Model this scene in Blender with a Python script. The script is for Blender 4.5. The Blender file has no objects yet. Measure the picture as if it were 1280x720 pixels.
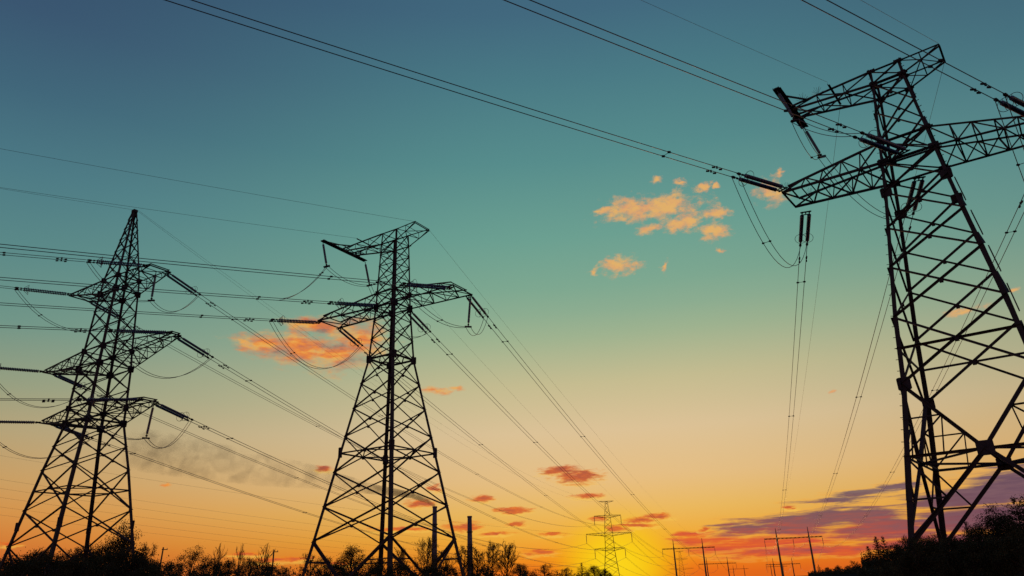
import bpy, math, random
import numpy as np
from mathutils import Vector, Matrix

random.seed(5)
S = bpy.context.scene
COL = S.collection
R = math.radians
EYE = 1.0                                   # camera height above the ground

# ------------------------------------------------------------------ camera
F_PX, PITCH, ROLL = 895.859, 0.387239, -0.0343169
cp, sp, cr, sr = math.cos(PITCH), math.sin(PITCH), math.cos(ROLL), math.sin(ROLL)
FW = Vector((0, cp, sp)); U0 = Vector((0, -sp, cp)); R0 = Vector((1, 0, 0))
CR = cr*R0 + sr*U0; CU = -sr*R0 + cr*U0
cd = bpy.data.cameras.new('camera'); cam = bpy.data.objects.new('camera', cd); COL.objects.link(cam)
cam.matrix_world = Matrix(((CR.x, CU.x, -FW.x, 0), (CR.y, CU.y, -FW.y, 0), (CR.z, CU.z, -FW.z, EYE), (0, 0, 0, 1)))
cd.sensor_width = 36; cd.lens = F_PX/1280*36; cd.clip_start = 0.1; cd.clip_end = 20000
S.camera = cam

SUN_AZ, SUN_EL = 7.1, 0.8                   # degrees, azimuth from +Y towards +X

# ------------------------------------------------------------------ exposure
S.view_settings.view_transform = 'Standard'
S.view_settings.look = 'None'
S.view_settings.exposure = 0
S.view_settings.gamma = 1

def lin(c):
    o = []
    for v in c:
        v /= 255.0
        o.append(v/12.92 if v <= .04045 else ((v+.055)/1.055)**2.4)
    return (*o, 1.0)

# ------------------------------------------------------------------ world: dusk sky
world = bpy.data.worlds.new('World'); S.world = world; world.use_nodes = True
WT = world.node_tree; WT.nodes.clear()

class G:
    """small helper for writing node maths"""
    def __init__(s, t): s.t = t
    def put(s, i, v):
        if isinstance(v, bpy.types.NodeSocket): s.t.links.new(v, i)
        else: i.default_value = v
    def m(s, op, a, b=None, c=None, clamp=False):
        n = s.t.nodes.new('ShaderNodeMath'); n.operation = op; n.use_clamp = clamp
        for i, v in enumerate((a, b, c)):
            if v is not None: s.put(n.inputs[i], v)
        return n.outputs[0]
    def v(s, op, a, b=None):
        n = s.t.nodes.new('ShaderNodeVectorMath'); n.operation = op
        s.put(n.inputs[0], a)
        if b is not None: s.put(n.inputs[1], b)
        return n.outputs['Value'] if op in ('LENGTH', 'DOT_PRODUCT') else n.outputs[0]
    def xyz(s, x, y, z=0.0):
        n = s.t.nodes.new('ShaderNodeCombineXYZ')
        for i, q in enumerate((x, y, z)): s.put(n.inputs[i], q)
        return n.outputs[0]
    def smooth(s, x, lo, hi, a=0.0, b=1.0):
        n = s.t.nodes.new('ShaderNodeMapRange'); n.interpolation_type = 'SMOOTHSTEP'
        for i, q in enumerate((x, lo, hi, a, b)): s.put(n.inputs[i], q)
        return n.outputs[0]
    def noise(s, vec, scale=1.0, detail=4.0, rough=.55, dist=0.0, color=False):
        n = s.t.nodes.new('ShaderNodeTexNoise')
        s.put(n.inputs['Vector'], vec); s.put(n.inputs['Scale'], scale)
        s.put(n.inputs['Detail'], detail); s.put(n.inputs['Roughness'], rough); s.put(n.inputs['Distortion'], dist)
        return n.outputs['Color' if color else 0]
    def ramp(s, fac, stops, interp='LINEAR'):
        n = s.t.nodes.new('ShaderNodeValToRGB'); e = n.color_ramp.elements; n.color_ramp.interpolation = interp
        while len(e) > 1: e.remove(e[-1])
        for i, (p, c) in enumerate(stops):
            el = e[0] if i == 0 else e.new(p)
            el.position = p; el.color = c
        s.put(n.inputs[0], fac)
        return n.outputs[0]
    def mix(s, f, a, b, typ='MIX'):
        n = s.t.nodes.new('ShaderNodeMix'); n.data_type = 'RGBA'; n.blend_type = typ
        s.put(n.inputs[0], f); s.put(n.inputs[6], a); s.put(n.inputs[7], b)
        return n.outputs[2]

g = G(WT)
tc = WT.nodes.new('ShaderNodeTexCoord')
D_ = tc.outputs['Generated']
sep = WT.nodes.new('ShaderNodeSeparateXYZ'); WT.links.new(D_, sep.inputs[0])
el = g.m('MULTIPLY', g.m('ARCSINE', sep.outputs[2]), 57.29578)
az = g.m('MULTIPLY', g.m('ARCTAN2', sep.outputs[0], sep.outputs[1]), 57.29578)
AE = g.xyz(az, el)

def stops(L, lo=-4.0, hi=92.0):
    return [((e-lo)/(hi-lo), lin(c)) for e, c in L]
elf = g.m('DIVIDE', g.m('ADD', el, 4.0), 96.0)
near = g.ramp(elf, stops([(-4, (205, 90, 30)), (0.3, (230, 106, 26)), (1.3, (234, 138, 32)), (3, (233, 170, 60)), (4.7, (230, 183, 94)),
    (7.1, (227, 190, 132)), (10.7, (220, 195, 152)), (14.4, (198, 190, 146)), (18, (160, 181, 145)), (20, (141, 175, 146)), (22, (126, 170, 146)),
    (26, (108, 162, 147)), (32, (87, 143, 142)), (38, (74, 124, 135)), (43, (66, 106, 128)), (58, (50, 80, 112)), (92, (35, 60, 95))]))
far = g.ramp(elf, stops([(-4, (130, 50, 45)), (1.3, (186, 82, 50)), (2.2, (205, 98, 46)), (3.6, (214, 124, 56)), (5.1, (213, 144, 72)),
    (7, (202, 157, 96)), (10, (180, 162, 120)), (13, (146, 158, 129)), (17, (108, 149, 137)), (22, (88, 136, 137)), (27, (75, 121, 134)),
    (32, (64, 102, 123)), (37, (58, 86, 114)), (50, (44, 66, 98)), (92, (32, 52, 86))]))
daz = g.m('ABSOLUTE', g.m('SUBTRACT', az, SUN_AZ))
base = g.mix(g.smooth(daz, 4.0, 52.0), near, far)

# the physical sky, turned to the same low sun, adds its own share of the glow
sky = WT.nodes.new('ShaderNodeTexSky'); sky.sky_type = 'NISHITA'; sky.sun_disc = False
sky.sun_elevation = R(SUN_EL); sky.sun_rotation = R(SUN_AZ); sky.air_density = 1.0; sky.dust_density = 1.5
base = g.mix(0.05, base, g.mix(1.0, sky.outputs[0], (.12, .12, .12, 1), 'MULTIPLY'))

# glow of the sun just below the tree line
dsun = g.v('LENGTH', g.v('MULTIPLY', g.v('SUBTRACT', AE, (SUN_AZ, SUN_EL, 0)), (0.85, 1.0, 0)))
base = g.mix(g.smooth(dsun, 5.4, 0.2, 0.0, .9), base, lin((242, 186, 4)))
base = g.mix(g.smooth(dsun, 4.2, 0.0, 0.0, .8), base, lin((254, 218, 30)))

# clouds: each an ellipse in azimuth / elevation degrees, torn by noise
peach = [(10.92,27.67,3.08,0.99),(14.04,27.54,3.07,1.16),(15.69,26.25,1.44,0.79),(12.46,26.05,1.35,0.62),(14.63,25.96,1.98,0.74),(17.93,26.46,1.09,0.66),(17.37,25.06,1.15,0.79),(13.37,29.74,0.62,0.30),(15.45,29.14,0.81,0.36),(17.30,28.67,0.73,0.36),(18.15,28.52,0.33,0.24),(17.60,23.66,0.44,0.24),(9.46,23.33,1.82,0.94),(6.97,23.09,0.61,0.38),(13.05,22.76,0.33,0.56),(22.46,27.24,1.58,0.99),(23.59,28.33,0.49,0.35),(8.47,27.85,0.70,0.44),(33.63,16.14,1.28,0.37),(24.52,11.86,0.42,0.17),(37.0,16.7,0.40,0.25)]
orange = [(-20.14,17.46,2.54,0.84),(-17.38,17.21,3.24,1.34),(-14.86,16.95,2.65,1.5),(-13.02,18.0,2.58,1.75),(-16.29,19.11,2.54,0.61),(-21.62,17.36,0.82,0.53),(-6.3,14.2,1.3,0.34),(-4.9,14.25,.8,0.22),(-25.41,7.09,0.41,0.13)]
red = [(3.44,7.77,1.86,0.36),(4.59,7.25,1.85,0.60),(5.30,5.85,1.22,0.21),(-2.90,5.90,0.92,0.29),(-0.46,4.95,1.41,0.26),(-0.43,3.96,0.85,0.23),(-4.27,3.85,1.70,0.40),(-7.61,5.66,1.09,0.35),(-14.90,8.24,0.77,0.23),(-6.40,6.70,0.55,0.30),(5.96,4.14,0.72,0.23),(9.05,3.89,1.53,0.23),(10.38,4.12,1.29,0.20),(8.72,3.51,1.65,0.17),(7.21,3.34,0.95,0.28),(1.48,1.91,1.32,0.25),(2.38,3.12,1.09,0.14),(13.63,3.01,0.40,0.17),(19.69,4.24,0.54,0.16),(-19.75,2.36,1.19,0.16),(-17.5,1.9,2.6,0.2),(-13.2,1.5,1.6,0.16),(-9.07,3.80,2.39,0.17),(-1.85,3.32,1.21,0.14),(-34.20,3.08,0.59,0.14)]
purple = [(20.29,3.06,4.61,0.70),(16.45,2.99,2.19,0.55),(23.51,3.41,4.40,0.68),(25.84,2.48,3.75,0.82),(24.83,4.92,1.98,0.26),(26.89,5.13,1.44,0.26),(23.20,4.50,2.52,0.21),(31.5,3.96,4.70,0.80),(35.0,4.72,4.67,1.07),(31.5,2.73,6.09,0.89),(30.5,1.38,6.55,0.50),(19.97,1.21,5.06,0.37),(45.0,4.2,8.0,1.3)]
pinkred = [(13.53,2.29,2.24,0.33),(16.28,1.79,3.77,0.49),(19.04,1.99,3.65,0.48),(13.01,2.70,1.42,0.22)]

def field(P, L, grow=1.15):
    out = None
    for a, e, ra, re in L:
        q = g.v('LENGTH', g.v('MULTIPLY', g.v('SUBTRACT', P, (a, e, 0)), (1/(ra*grow), 1/(re*grow), 0)))
        d = g.m('SUBTRACT', 1.0, q)
        out = d if out is None else g.m('MAXIMUM', out, d)
    return out
def fbm(scale, sx=1.0, sy=1.0, off=0.0, detail=8.0, rough=.62, dist=0.0):
    return g.noise(g.v('ADD', g.v('MULTIPLY', AE, (sx, sy, 1)), (off, off*1.7, off*.3)), scale, detail, rough, dist)
def warp(*layers):
    P = AE
    for scale, ax, ay, sx, sy, off in layers:
        n = g.noise(g.v('ADD', g.v('MULTIPLY', AE, (sx, sy, 1)), (off, off*1.7, off*.3)), scale, 3.0, .55, 0, True)
        P = g.v('ADD', P, g.v('MULTIPLY', g.v('SUBTRACT', n, (.5, .5, .5)), (ax, ay, 0)))
    return P
def shape(P, L, n, namp, grow=1.15):
    return g.m('ADD', field(P, L, grow), g.m('MULTIPLY', g.m('SUBTRACT', n, .5), namp))

c = base
# high cumulus scraps, lit peach
w = warp((.55, 2.6, 1.4, .7, 1.2, 3.0), (2.2, .9, .55, .7, 1.2, 9.0))
n1 = fbm(1.7, .6, 1.0, 11.0, 10.0, .68)
f = shape(w, peach, n1, 2.4, 1.12)
lit = fbm(1.2, .6, 1.1, 77.0, 6.0, .6)
pc = g.ramp(g.m('ADD', lit, g.m('MULTIPLY', f, .25)), [(.36, lin((200, 146, 114))), (.54, lin((222, 160, 110))), (.78, lin((228, 176, 104)))])
c = g.mix(g.smooth(f, -.02, .85, 0, .95), c, pc)
# the long orange cloud at the left with grey shaded folds
w = warp((.45, 2.2, 1.4, .6, 1.3, 5.0), (1.9, .9, .5, .6, 1.3, 15.0))
f = shape(w, orange, fbm(1.2, .5, 1.3, 23.0, 9.0, .66), 1.9, 1.25)
fold = fbm(.62, .6, 1.9, 91.0, 7.0, .6, .15)
oc = g.ramp(fold, [(.34, lin((150, 104, 92))), (.42, lin((206, 112, 72))), (.50, lin((234, 130, 52))), (.58, lin((240, 168, 72))), (.70, lin((222, 164, 106)))])
c = g.mix(g.smooth(f, -.05, .95, 0, .92), c, oc)
# low deck: pink and red below, purple above, torn into level streaks
w2 = warp((.8, 2.6, .42, .5, 2.4, 7.0), (3.0, .8, .16, .6, 2.4, 17.0))
st = fbm(.8, .30, 3.4, 41.0, 9.0, .62, .3)
st2 = fbm(1.1, .40, 3.2, 63.0, 8.0, .62, .2)
f = shape(w2, pinkred, st2, 1.8, 1.25)
c = g.mix(g.smooth(f, -.1, .6, 0, .92), c, g.ramp(st, [(.38, lin((206, 74, 58))), (.52, lin((224, 92, 46))), (.66, lin((238, 132, 44)))]))
f = shape(w2, purple, st, 2.3, 1.2)
pk_ = g.ramp(g.m('ADD', g.m('DIVIDE', el, 7.0), g.m('MULTIPLY', g.m('SUBTRACT', st2, .5), .9)),
    [(.10, lin((216, 88, 52))), (.28, lin((170, 76, 74))), (.46, lin((136, 80, 88))), (.64, lin((110, 78, 94))), (.9, lin((128, 104, 104)))])
pfar = g.ramp(st2, [(.35, lin((84, 62, 92))), (.62, lin((112, 80, 100)))])
pk_ = g.mix(g.smooth(az, 23.0, 33.0, 0, .85), pk_, pfar)
rim = g.m('MULTIPLY', g.smooth(f, -.32, .05), g.smooth(f, .35, .0))
c = g.mix(g.m('MULTIPLY', rim, .40), c, lin((240, 170, 70)))
c = g.mix(g.smooth(f, -.05, .55, 0, .93), c, pk_)
# small dark red scraps near the sun, with glowing lower edges
w3 = warp((1.1, 1.5, .34, .6, 2.0, 27.0), (4.0, .5, .16, .7, 2.0, 37.0))
n3 = fbm(2.0, .5, 2.0, 53.0, 9.0, .66)
f = shape(w3, red, n3, 1.9, 1.2)
fl = shape(g.v('ADD', w3, (0, .14, 0)), red, n3, 1.9, 1.35)
c = g.mix(g.smooth(fl, .0, .6, 0, .55), c, lin((246, 196, 84)))
rc = g.ramp(g.m('ADD', g.m('MULTIPLY', g.m('SUBTRACT', fbm(1.6, .5, 2.4, 71.0), .5), 1.0), g.m('ADD', g.m('DIVIDE', el, 24.0), g.m('MULTIPLY', f, .32))),
    [(.12, lin((236, 132, 34))), (.32, lin((218, 98, 44))), (.58, lin((182, 78, 56))), (.85, lin((132, 64, 64)))])
c = g.mix(g.smooth(f, -.05, .7, 0, .92), c, rc)
bg = WT.nodes.new('ShaderNodeBackground'); WT.links.new(c, bg.inputs[0]); bg.inputs[1].default_value = 1.0
wo = WT.nodes.new('ShaderNodeOutputWorld'); WT.links.new(bg.outputs[0], wo.inputs[0])
world.cycles.sampling_method = 'MANUAL'; world.cycles.sample_map_resolution = 512

# ------------------------------------------------------------------ sun (setting, behind the scene)
sl = bpy.data.lights.new('sun', 'SUN'); so = bpy.data.objects.new('sun', sl); COL.objects.link(so)
sl.energy = 0.5; sl.angle = R(0.6); sl.color = (1.0, .55, .25)
to_sun = Vector((math.sin(R(SUN_AZ))*math.cos(R(SUN_EL)), math.cos(R(SUN_AZ))*math.cos(R(SUN_EL)), math.sin(R(SUN_EL))))
so.rotation_euler = to_sun.to_track_quat('Z', 'Y').to_euler()

# ------------------------------------------------------------------ materials
def mat(name, a, b, scale=6.0, rough=.7, metal=0.0, detail=4.0, spec=.5):
    m = bpy.data.materials.new(name); m.use_nodes = True
    t = m.node_tree; q = G(t); p = t.nodes['Principled BSDF']
    tcn = t.nodes.new('ShaderNodeTexCoord')
    n = q.noise(tcn.outputs['Object'], scale, detail, .6)
    t.links.new(q.ramp(n, [(.35, (*a, 1)), (.68, (*b, 1))]), p.inputs['Base Color'])
    q.put(p.inputs['Roughness'], q.smooth(n, .3, .7, rough-.08, rough+.08)); p.inputs['Metallic'].default_value = metal; p.inputs['Specular IOR Level'].default_value = spec
    return m
M = dict(
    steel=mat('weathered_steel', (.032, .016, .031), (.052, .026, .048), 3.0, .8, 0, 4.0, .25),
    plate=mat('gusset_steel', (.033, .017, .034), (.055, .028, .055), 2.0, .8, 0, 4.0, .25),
    porcelain=mat('dark_glazed_porcelain', (.075, .055, .15), (.12, .09, .22), 8.0, .22),
    alu=mat('dull_aluminium_strand', (.075, .05, .10), (.12, .085, .15), 4.0, .5, .4),
    thin=mat('thin_steel_strand', (.09, .085, .12), (.13, .12, .16), 4.0, .5, .4),
    concrete=mat('old_concrete', (.07, .062, .06), (.13, .115, .11), 2.5, .85),
    stack=mat('chimney_concrete', (.09, .05, .11), (.13, .075, .15), .15, .85),
    bark=mat('dark_bark', (.035, .018, .018), (.06, .03, .028), 9.0, .9, 0, 4.0, .1),
    wood=mat('grey_wood', (.05, .04, .035), (.09, .07, .06), 5.0, .9),
    needle=mat('pine_needles', (.022, .016, .014), (.045, .036, .026), 2.0, .8, 0, 4.0, .1),
    leaf=mat('young_leaves', (.028, .020, .016), (.06, .046, .030), 2.0, .8, 0, 4.0, .1),
    bud=mat('spring_buds', (.05, .03, .022), (.085, .05, .032), 3.0, .85, 0, 4.0, .1),
    grass=mat('dusk_grass', (.016, .012, .014), (.045, .034, .034), .35, .95, 0, 8.0, 0.0),
)

# ------------------------------------------------------------------ mesh helpers
class MB:
    def __init__(s): s.v = []; s.f = []
    def raw(s, V, Fc):
        o = len(s.v); s.v += [tuple(p) for p in V]; s.f += [tuple(i+o for i in f) for f in Fc]
    @staticmethod
    def axes(d, ref=None):
        ref = Vector(ref) if ref is not None else (Vector((0, 0, 1)) if abs(d.z) < .92 else Vector((1, 0, 0)))
        u = ref - d*ref.dot(d)
        if u.length < 1e-5: u = Vector((1, 0, 0)) - d*d.x
        u.normalize(); return u, d.cross(u)
    def beam(s, p, q, w=.1, ref=None, t=None, ext=0.0):
        """rolled steel angle: an L section of leg width w"""
        p = Vector(p); q = Vector(q); d = (q-p)
        if d.length < 1e-6: return
        d.normalize(); p = p-d*ext; q = q+d*ext
        u, v = s.axes(d, ref); t = t or w*.16; h = w*.35
        pr = [(0, 0), (w, 0), (w, t), (t, t), (t, w), (0, w)]
        V = [b+u*(x-h)+v*(y-h) for b in (p, q) for x, y in pr]
        s.raw(V, [(i, (i+1) % 6, (i+1) % 6+6, i+6) for i in range(6)]+[(5, 4, 3, 2, 1, 0), (6, 7, 8, 9, 10, 11)])
    def leg(s, p, q, w, inward):
        """angle whose heel points away from 'inward'"""
        p = Vector(p); q = Vector(q); d = (q-p).normalized()
        ix = Vector((inward[0], 0, 0)); iy = Vector((0, inward[1], 0))
        u = (ix-d*ix.dot(d)).normalized(); v = (iy-d*iy.dot(d)).normalized(); t = w*.14
        pr = [(0, 0), (w, 0), (w, t), (t, t), (t, w), (0, w)]
        V = [b+u*(x-.1*w)+v*(y-.1*w) for b in (p-d*.02, q+d*.02) for x, y in pr]
        s.raw(V, [(i, (i+1) % 6, (i+1) % 6+6, i+6) for i in range(6)]+[(5, 4, 3, 2, 1, 0), (6, 7, 8, 9, 10, 11)])
    def box(s, c, sx, sy, sz, u=(1, 0, 0), v=(0, 1, 0)):
        c = Vector(c); u = Vector(u).normalized(); v = Vector(v).normalized(); n = u.cross(v)
        V = [c+u*sx*a+v*sy*b+n*sz*k for a in (-.5, .5) for b in (-.5, .5) for k in (-.5, .5)]
        s.raw(V, [(0, 1, 3, 2), (4, 6, 7, 5), (0, 4, 5, 1), (2, 3, 7, 6), (0, 2, 6, 4), (1, 5, 7, 3)])
    def plate(s, c, u, v, w, h, t=.02):
        """bolted gusset: a plate with cut corners and bolt heads"""
        c = Vector(c); u = Vector(u).normalized(); v = Vector(v); v = (v-u*v.dot(u)).normalized(); n = u.cross(v)
        k = .09; P = [(-1, -1+2*k), (-1, 1-2*k), (-1+2*k, 1), (1-2*k, 1), (1, 1-2*k), (1, -1+2*k), (1-2*k, -1), (-1+2*k, -1)]
        V = [c+u*x*w/2+v*y*h/2+n*z for z in (-t/2, t/2) for x, y in P]
        s.raw(V, [tuple(range(7, -1, -1)), tuple(range(8, 16))]+[(i, (i+1) % 8, (i+1) % 8+8, i+8) for i in range(8)])
        for bx in (-.5, 0, .5):
            for by in (-.5, .5): s.box(c+u*bx*w*.8+v*by*h*.8, .05, .05, t+.04, u, v)
    def tube(s, pts, r, n=5, r2=None, cap=True):
        pts = [Vector(p) for p in pts]; m = len(pts); o = len(s.v); u = None
        for i, p in enumerate(pts):
            d = (pts[min(i+1, m-1)]-pts[max(i-1, 0)]).normalized()
            if u is None: u, _ = s.axes(d)
            u = (u-d*u.dot(d)).normalized(); v = d.cross(u)
            rr = r if r2 is None else r+(r2-r)*i/(m-1)
            for k in range(n):
                a = 2*math.pi*k/n; s.v.append(tuple(p+(u*math.cos(a)+v*math.sin(a))*rr))
        for i in range(m-1):
            for k in range(n):
                s.f.append((o+i*n+k, o+i*n+(k+1) % n, o+(i+1)*n+(k+1) % n, o+(i+1)*n+k))
        if cap: s.f.append(tuple(o+k for k in range(n-1, -1, -1))); s.f.append(tuple(o+(m-1)*n+k for k in range(n)))
    def lathe(s, prof, axis='X', n=10, off=(0, 0, 0)):
        o = len(s.v)
        for x, r in prof:
            for k in range(n):
                a = 2*math.pi*k/n; y, z = math.cos(a)*r, math.sin(a)*r
                s.v.append(tuple(Vector(off)+(Vector((x, y, z)) if axis == 'X' else Vector((y, z, x)))))
        m = len(prof)
        for i in range(m-1):
            for k in range(n): s.f.append((o+i*n+k, o+i*n+(k+1) % n, o+(i+1)*n+(k+1) % n, o+(i+1)*n+k))
        s.f.append(tuple(o+k for k in range(n-1, -1, -1))); s.f.append(tuple(o+(m-1)*n+k for k in range(n)))
    def ring(s, c, u, v, rad, r, n=18, a0=0, a1=360, sides=4):
        c = Vector(c); u = Vector(u); v = Vector(v)
        s.tube([c+u*rad*math.cos(R(a0+(a1-a0)*i/n))+v*rad*math.sin(R(a0+(a1-a0)*i/n)) for i in range(n+1)], r, sides)
    def mesh(s, name, m):
        me = bpy.data.meshes.new(name); me.from_pydata(s.v, [], s.f); me.update()
        if m is not None: me.materials.append(m)
        return me
    def build(s, name, m, parent=None, smooth=False):
        me = s.mesh(name, m)
        if smooth: me.polygons.foreach_set('use_smooth', [True]*len(me.polygons))
        return obj(name, me, parent)

def obj(name, me, parent=None):
    o = bpy.data.objects.new(name, me); COL.objects.link(o)
    if parent is not None: o.parent = parent
    return o
def tag(o, label=None, cat=None, group=None, kind=None):
    if label: o['label'] = label
    if cat: o['category'] = cat
    if group: o['group'] = group
    if kind: o['kind'] = kind
    return o
def empty(name, loc, label, cat, group=None, rz=0.0, mat4=None):
    o = bpy.data.objects.new(name, None); COL.objects.link(o)
    if mat4 is not None: o.matrix_world = mat4
    else: o.location = loc; o.rotation_euler = (0, 0, rz)
    o.empty_display_size = .3
    return tag(o, label, cat, group)
def at(px, py, Y):
    """point of the place at forward distance Y on the line of sight noted from the photograph"""
    d = FW+CR*((px-640)/F_PX)-CU*((py-360)/F_PX)
    return Vector((0, 0, EYE))+d*(Y/d.y)

# ------------------------------------------------------------------ ground
def ground_z(x, y):
    def ss(a, b, t):
        t = min(max((t-a)/(b-a), 0), 1); return t*t*(3-2*t)
    z = -9*ss(150, 640, y)+.12*math.sin(x*.11)*math.sin(y*.09+1)
    return z-max(0, y-640)*.02
gb = MB()
gx = [-6000, -2500, -1200, -700]+[-420+i*20 for i in range(43)]+[700, 1200, 2500, 6000]
gy = [-3000, -800, -300]+[-120+i*20 for i in range(50)]+[1000, 1300, 2000, 4000, 9000]
for y in gy:
    for x in gx: gb.v.append((x, y, ground_z(x, y)))
nx = len(gx)
for j in range(len(gy)-1):
    for i in range(nx-1): gb.f.append((j*nx+i, j*nx+i+1, (j+1)*nx+i+1, (j+1)*nx+i))
tag(gb.build('ground', M['grass'], None, True), kind='structure')

# ------------------------------------------------------------------ lattice towers
UP = Vector((0, 0, 1))
def lerp(K, z):
    if z <= K[0][0]: a, b = K[0], K[1]
    else:
        a, b = K[-2], K[-1]
        for i in range(len(K)-1):
            if K[i][0] <= z <= K[i+1][0]: a, b = K[i], K[i+1]; break
    return a[1]+(b[1]-a[1])*(z-a[0])/(b[0]-a[0])
SG = [(-1, -1), (1, -1), (1, 1), (-1, 1)]

class Tower:
    def __init__(s, name, X, Y, yaw, K, rat, label, group, legw, cat='pylon'):
        s.K = [(z+EYE, w) for z, w in K]; s.rat = rat; s.legw = legw
        s.z0 = ground_z(X, Y)
        s.root = empty(name, (X, Y, 0), label, cat, group, yaw)
        s.M = Matrix.Translation((X, Y, 0)) @ Matrix.Rotation(yaw, 4, 'Z')
    def c(s, i, z):
        w = lerp(s.K, z+EYE); return Vector((SG[i][0]*w, SG[i][1]*w*s.rat, z+EYE))
    def P(s, a, b, z): return Vector((a, b, z+EYE))
    def W(s, a, b, z): return s.M @ Vector((a, b, z+EYE))
    def legs(s, zs, m):
        for i in range(4):
            b = MB(); inn = (-SG[i][0], -SG[i][1])
            for k in range(len(zs)-1):
                w = s.legw*(1-.55*max(0, zs[k])/zs[-1])
                b.leg(s.c(i, zs[k]), s.c(i, zs[k+1]), w, inn)
                p = s.c(i, zs[k])
                if k: b.box(p+Vector((inn[0], inn[1], 0))*w*.35, w*.75, w*.75, w*1.5)
            b.build('leg', m, s.root)
            fb = MB(); p = s.c(i, zs[0]); q = Vector((p.x, p.y, s.z0))
            fb.lathe([(q.z-.3, .55), (q.z+.25, .5), (q.z+.4, .36), (q.z+.42, .05)], 'Z', 8, (p.x, p.y, 0))
            fb.build('footing', M['concrete'], s.root)
    def faces(s): return [(i, (i+1) % 4) for i in range(4)]
    def brace(s, panels, w, m, horiz=(), name='face_bracing', single=None):
        """X panels between consecutive levels on each of the four faces"""
        for fi, (i, j) in enumerate(s.faces()):
            b = MB()
            n = Vector((SG[i][0]+SG[j][0], SG[i][1]+SG[j][1], 0)).normalized()
            for (z0, z1) in panels:
                ww = w*(1-.45*max(0, z0)/s.K[-1][0])
                off = n*ww*.5
                b.beam(s.c(i, z0)+off, s.c(j, z1)+off, ww, n)
                b.beam(s.c(j, z0)-off*.6, s.c(i, z1)-off*.6, ww, n)
                mid = (s.c(i, z0)+s.c(j, z1)+s.c(j, z0)+s.c(i, z1))/4
                b.box(mid, ww*1.5, ww*1.5, ww*1.5, n.cross(UP), UP)
            for z in horiz:
                b.beam(s.c(i, z), s.c(j, z), w*.85, n)
            b.build(name, m, s.root)
    def ring(s, z, w, m, name='diaphragm', cross=True):
        b = MB()
        mids = [(s.c(i, z)+s.c(j, z))/2 for i, j in s.faces()]
        for i, j in s.faces(): b.beam(s.c(i, z), s.c(j, z), w, UP)
        if cross:
            for k in range(4): b.beam(mids[k], mids[(k+1) % 4], w*.8, UP)
        return b.build(name, m, s.root)
    def gussets(s, z, w, h, name='gusset_plate', corners=range(4), axis='a'):
        for i in corners:
            p = s.c(i, z); b = MB()
            n = Vector((0, SG[i][1], 0))
            b.plate(p+n*.03+Vector((-SG[i][0]*w*.18, 0, 0)), (1, 0, 0), UP, w, h, .025)
            b.plate(p+Vector((SG[i][0]*.03, -SG[i][1]*w*.18, 0)), (0, 1, 0), UP, w, h, .025)
            b.build(name, M['plate'], s.root)

def arm(T, side, rb, rt, tb, tt, n, w, m, lw, name='crossarm'):
    """four chord truss; rb/rt = root bottom/top (a, half b, z); tb/tt = tip bottom/top"""
    def pt(L, s_, q): return Vector((side*(L[0][0]+(L[1][0]-L[0][0])*q), s_*(L[0][1]+(L[1][1]-L[0][1])*q), L[0][2]+(L[1][2]-L[0][2])*q+EYE))
    B, Tt = (rb, tb), (rt, tt)
    ch = MB(); la = MB()
    for s_ in (-1, 1):
        ch.beam(pt(B, s_, 0), pt(B, s_, 1), w, UP, ext=.03); ch.beam(pt(Tt, s_, 0), pt(Tt, s_, 1), w*.9, UP, ext=.03)
    ch.beam(pt(B, -1, 1), pt(B, 1, 1), w, UP, ext=.06); ch.beam(pt(Tt, -1, 1), pt(Tt, 1, 1), w*.8, UP)
    for k in range(n):
        q0, q1 = k/n, (k+1)/n
        for s_ in (-1, 1):
            if k % 2: la.beam(pt(B, s_, q0), pt(Tt, s_, q1), lw)
            else: la.beam(pt(Tt, s_, q0), pt(B, s_, q1), lw)
            if k < n-1: la.beam(pt(B, s_, q1), pt(Tt, s_, q1), lw*.9)
        if k % 2: la.beam(pt(B, -1, q0), pt(B, 1, q1), lw)
        else: la.beam(pt(B, 1, q0), pt(B, -1, q1), lw)
        if k < n-1: la.beam(pt(B, -1, q1), pt(B, 1, q1), lw*.9); la.beam(pt(Tt, -1, q1), pt(Tt, 1, q1), lw*.9)
    o = ch.build(name, m, T.root); la.build('lacing', m, o)
    return o

def spikes(T, p, n=9, L=.55):
    b = MB()
    for k in range(n):
        a = R(20+140*k/(n-1)); q = Vector(p)
        b.tube([q, q+Vector((math.cos(a)*L*.6, random.uniform(-.25, .25)*L, math.sin(a)*L))], .008, 3)
    b.build('bird_spikes', M['thin'], T.root)

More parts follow.
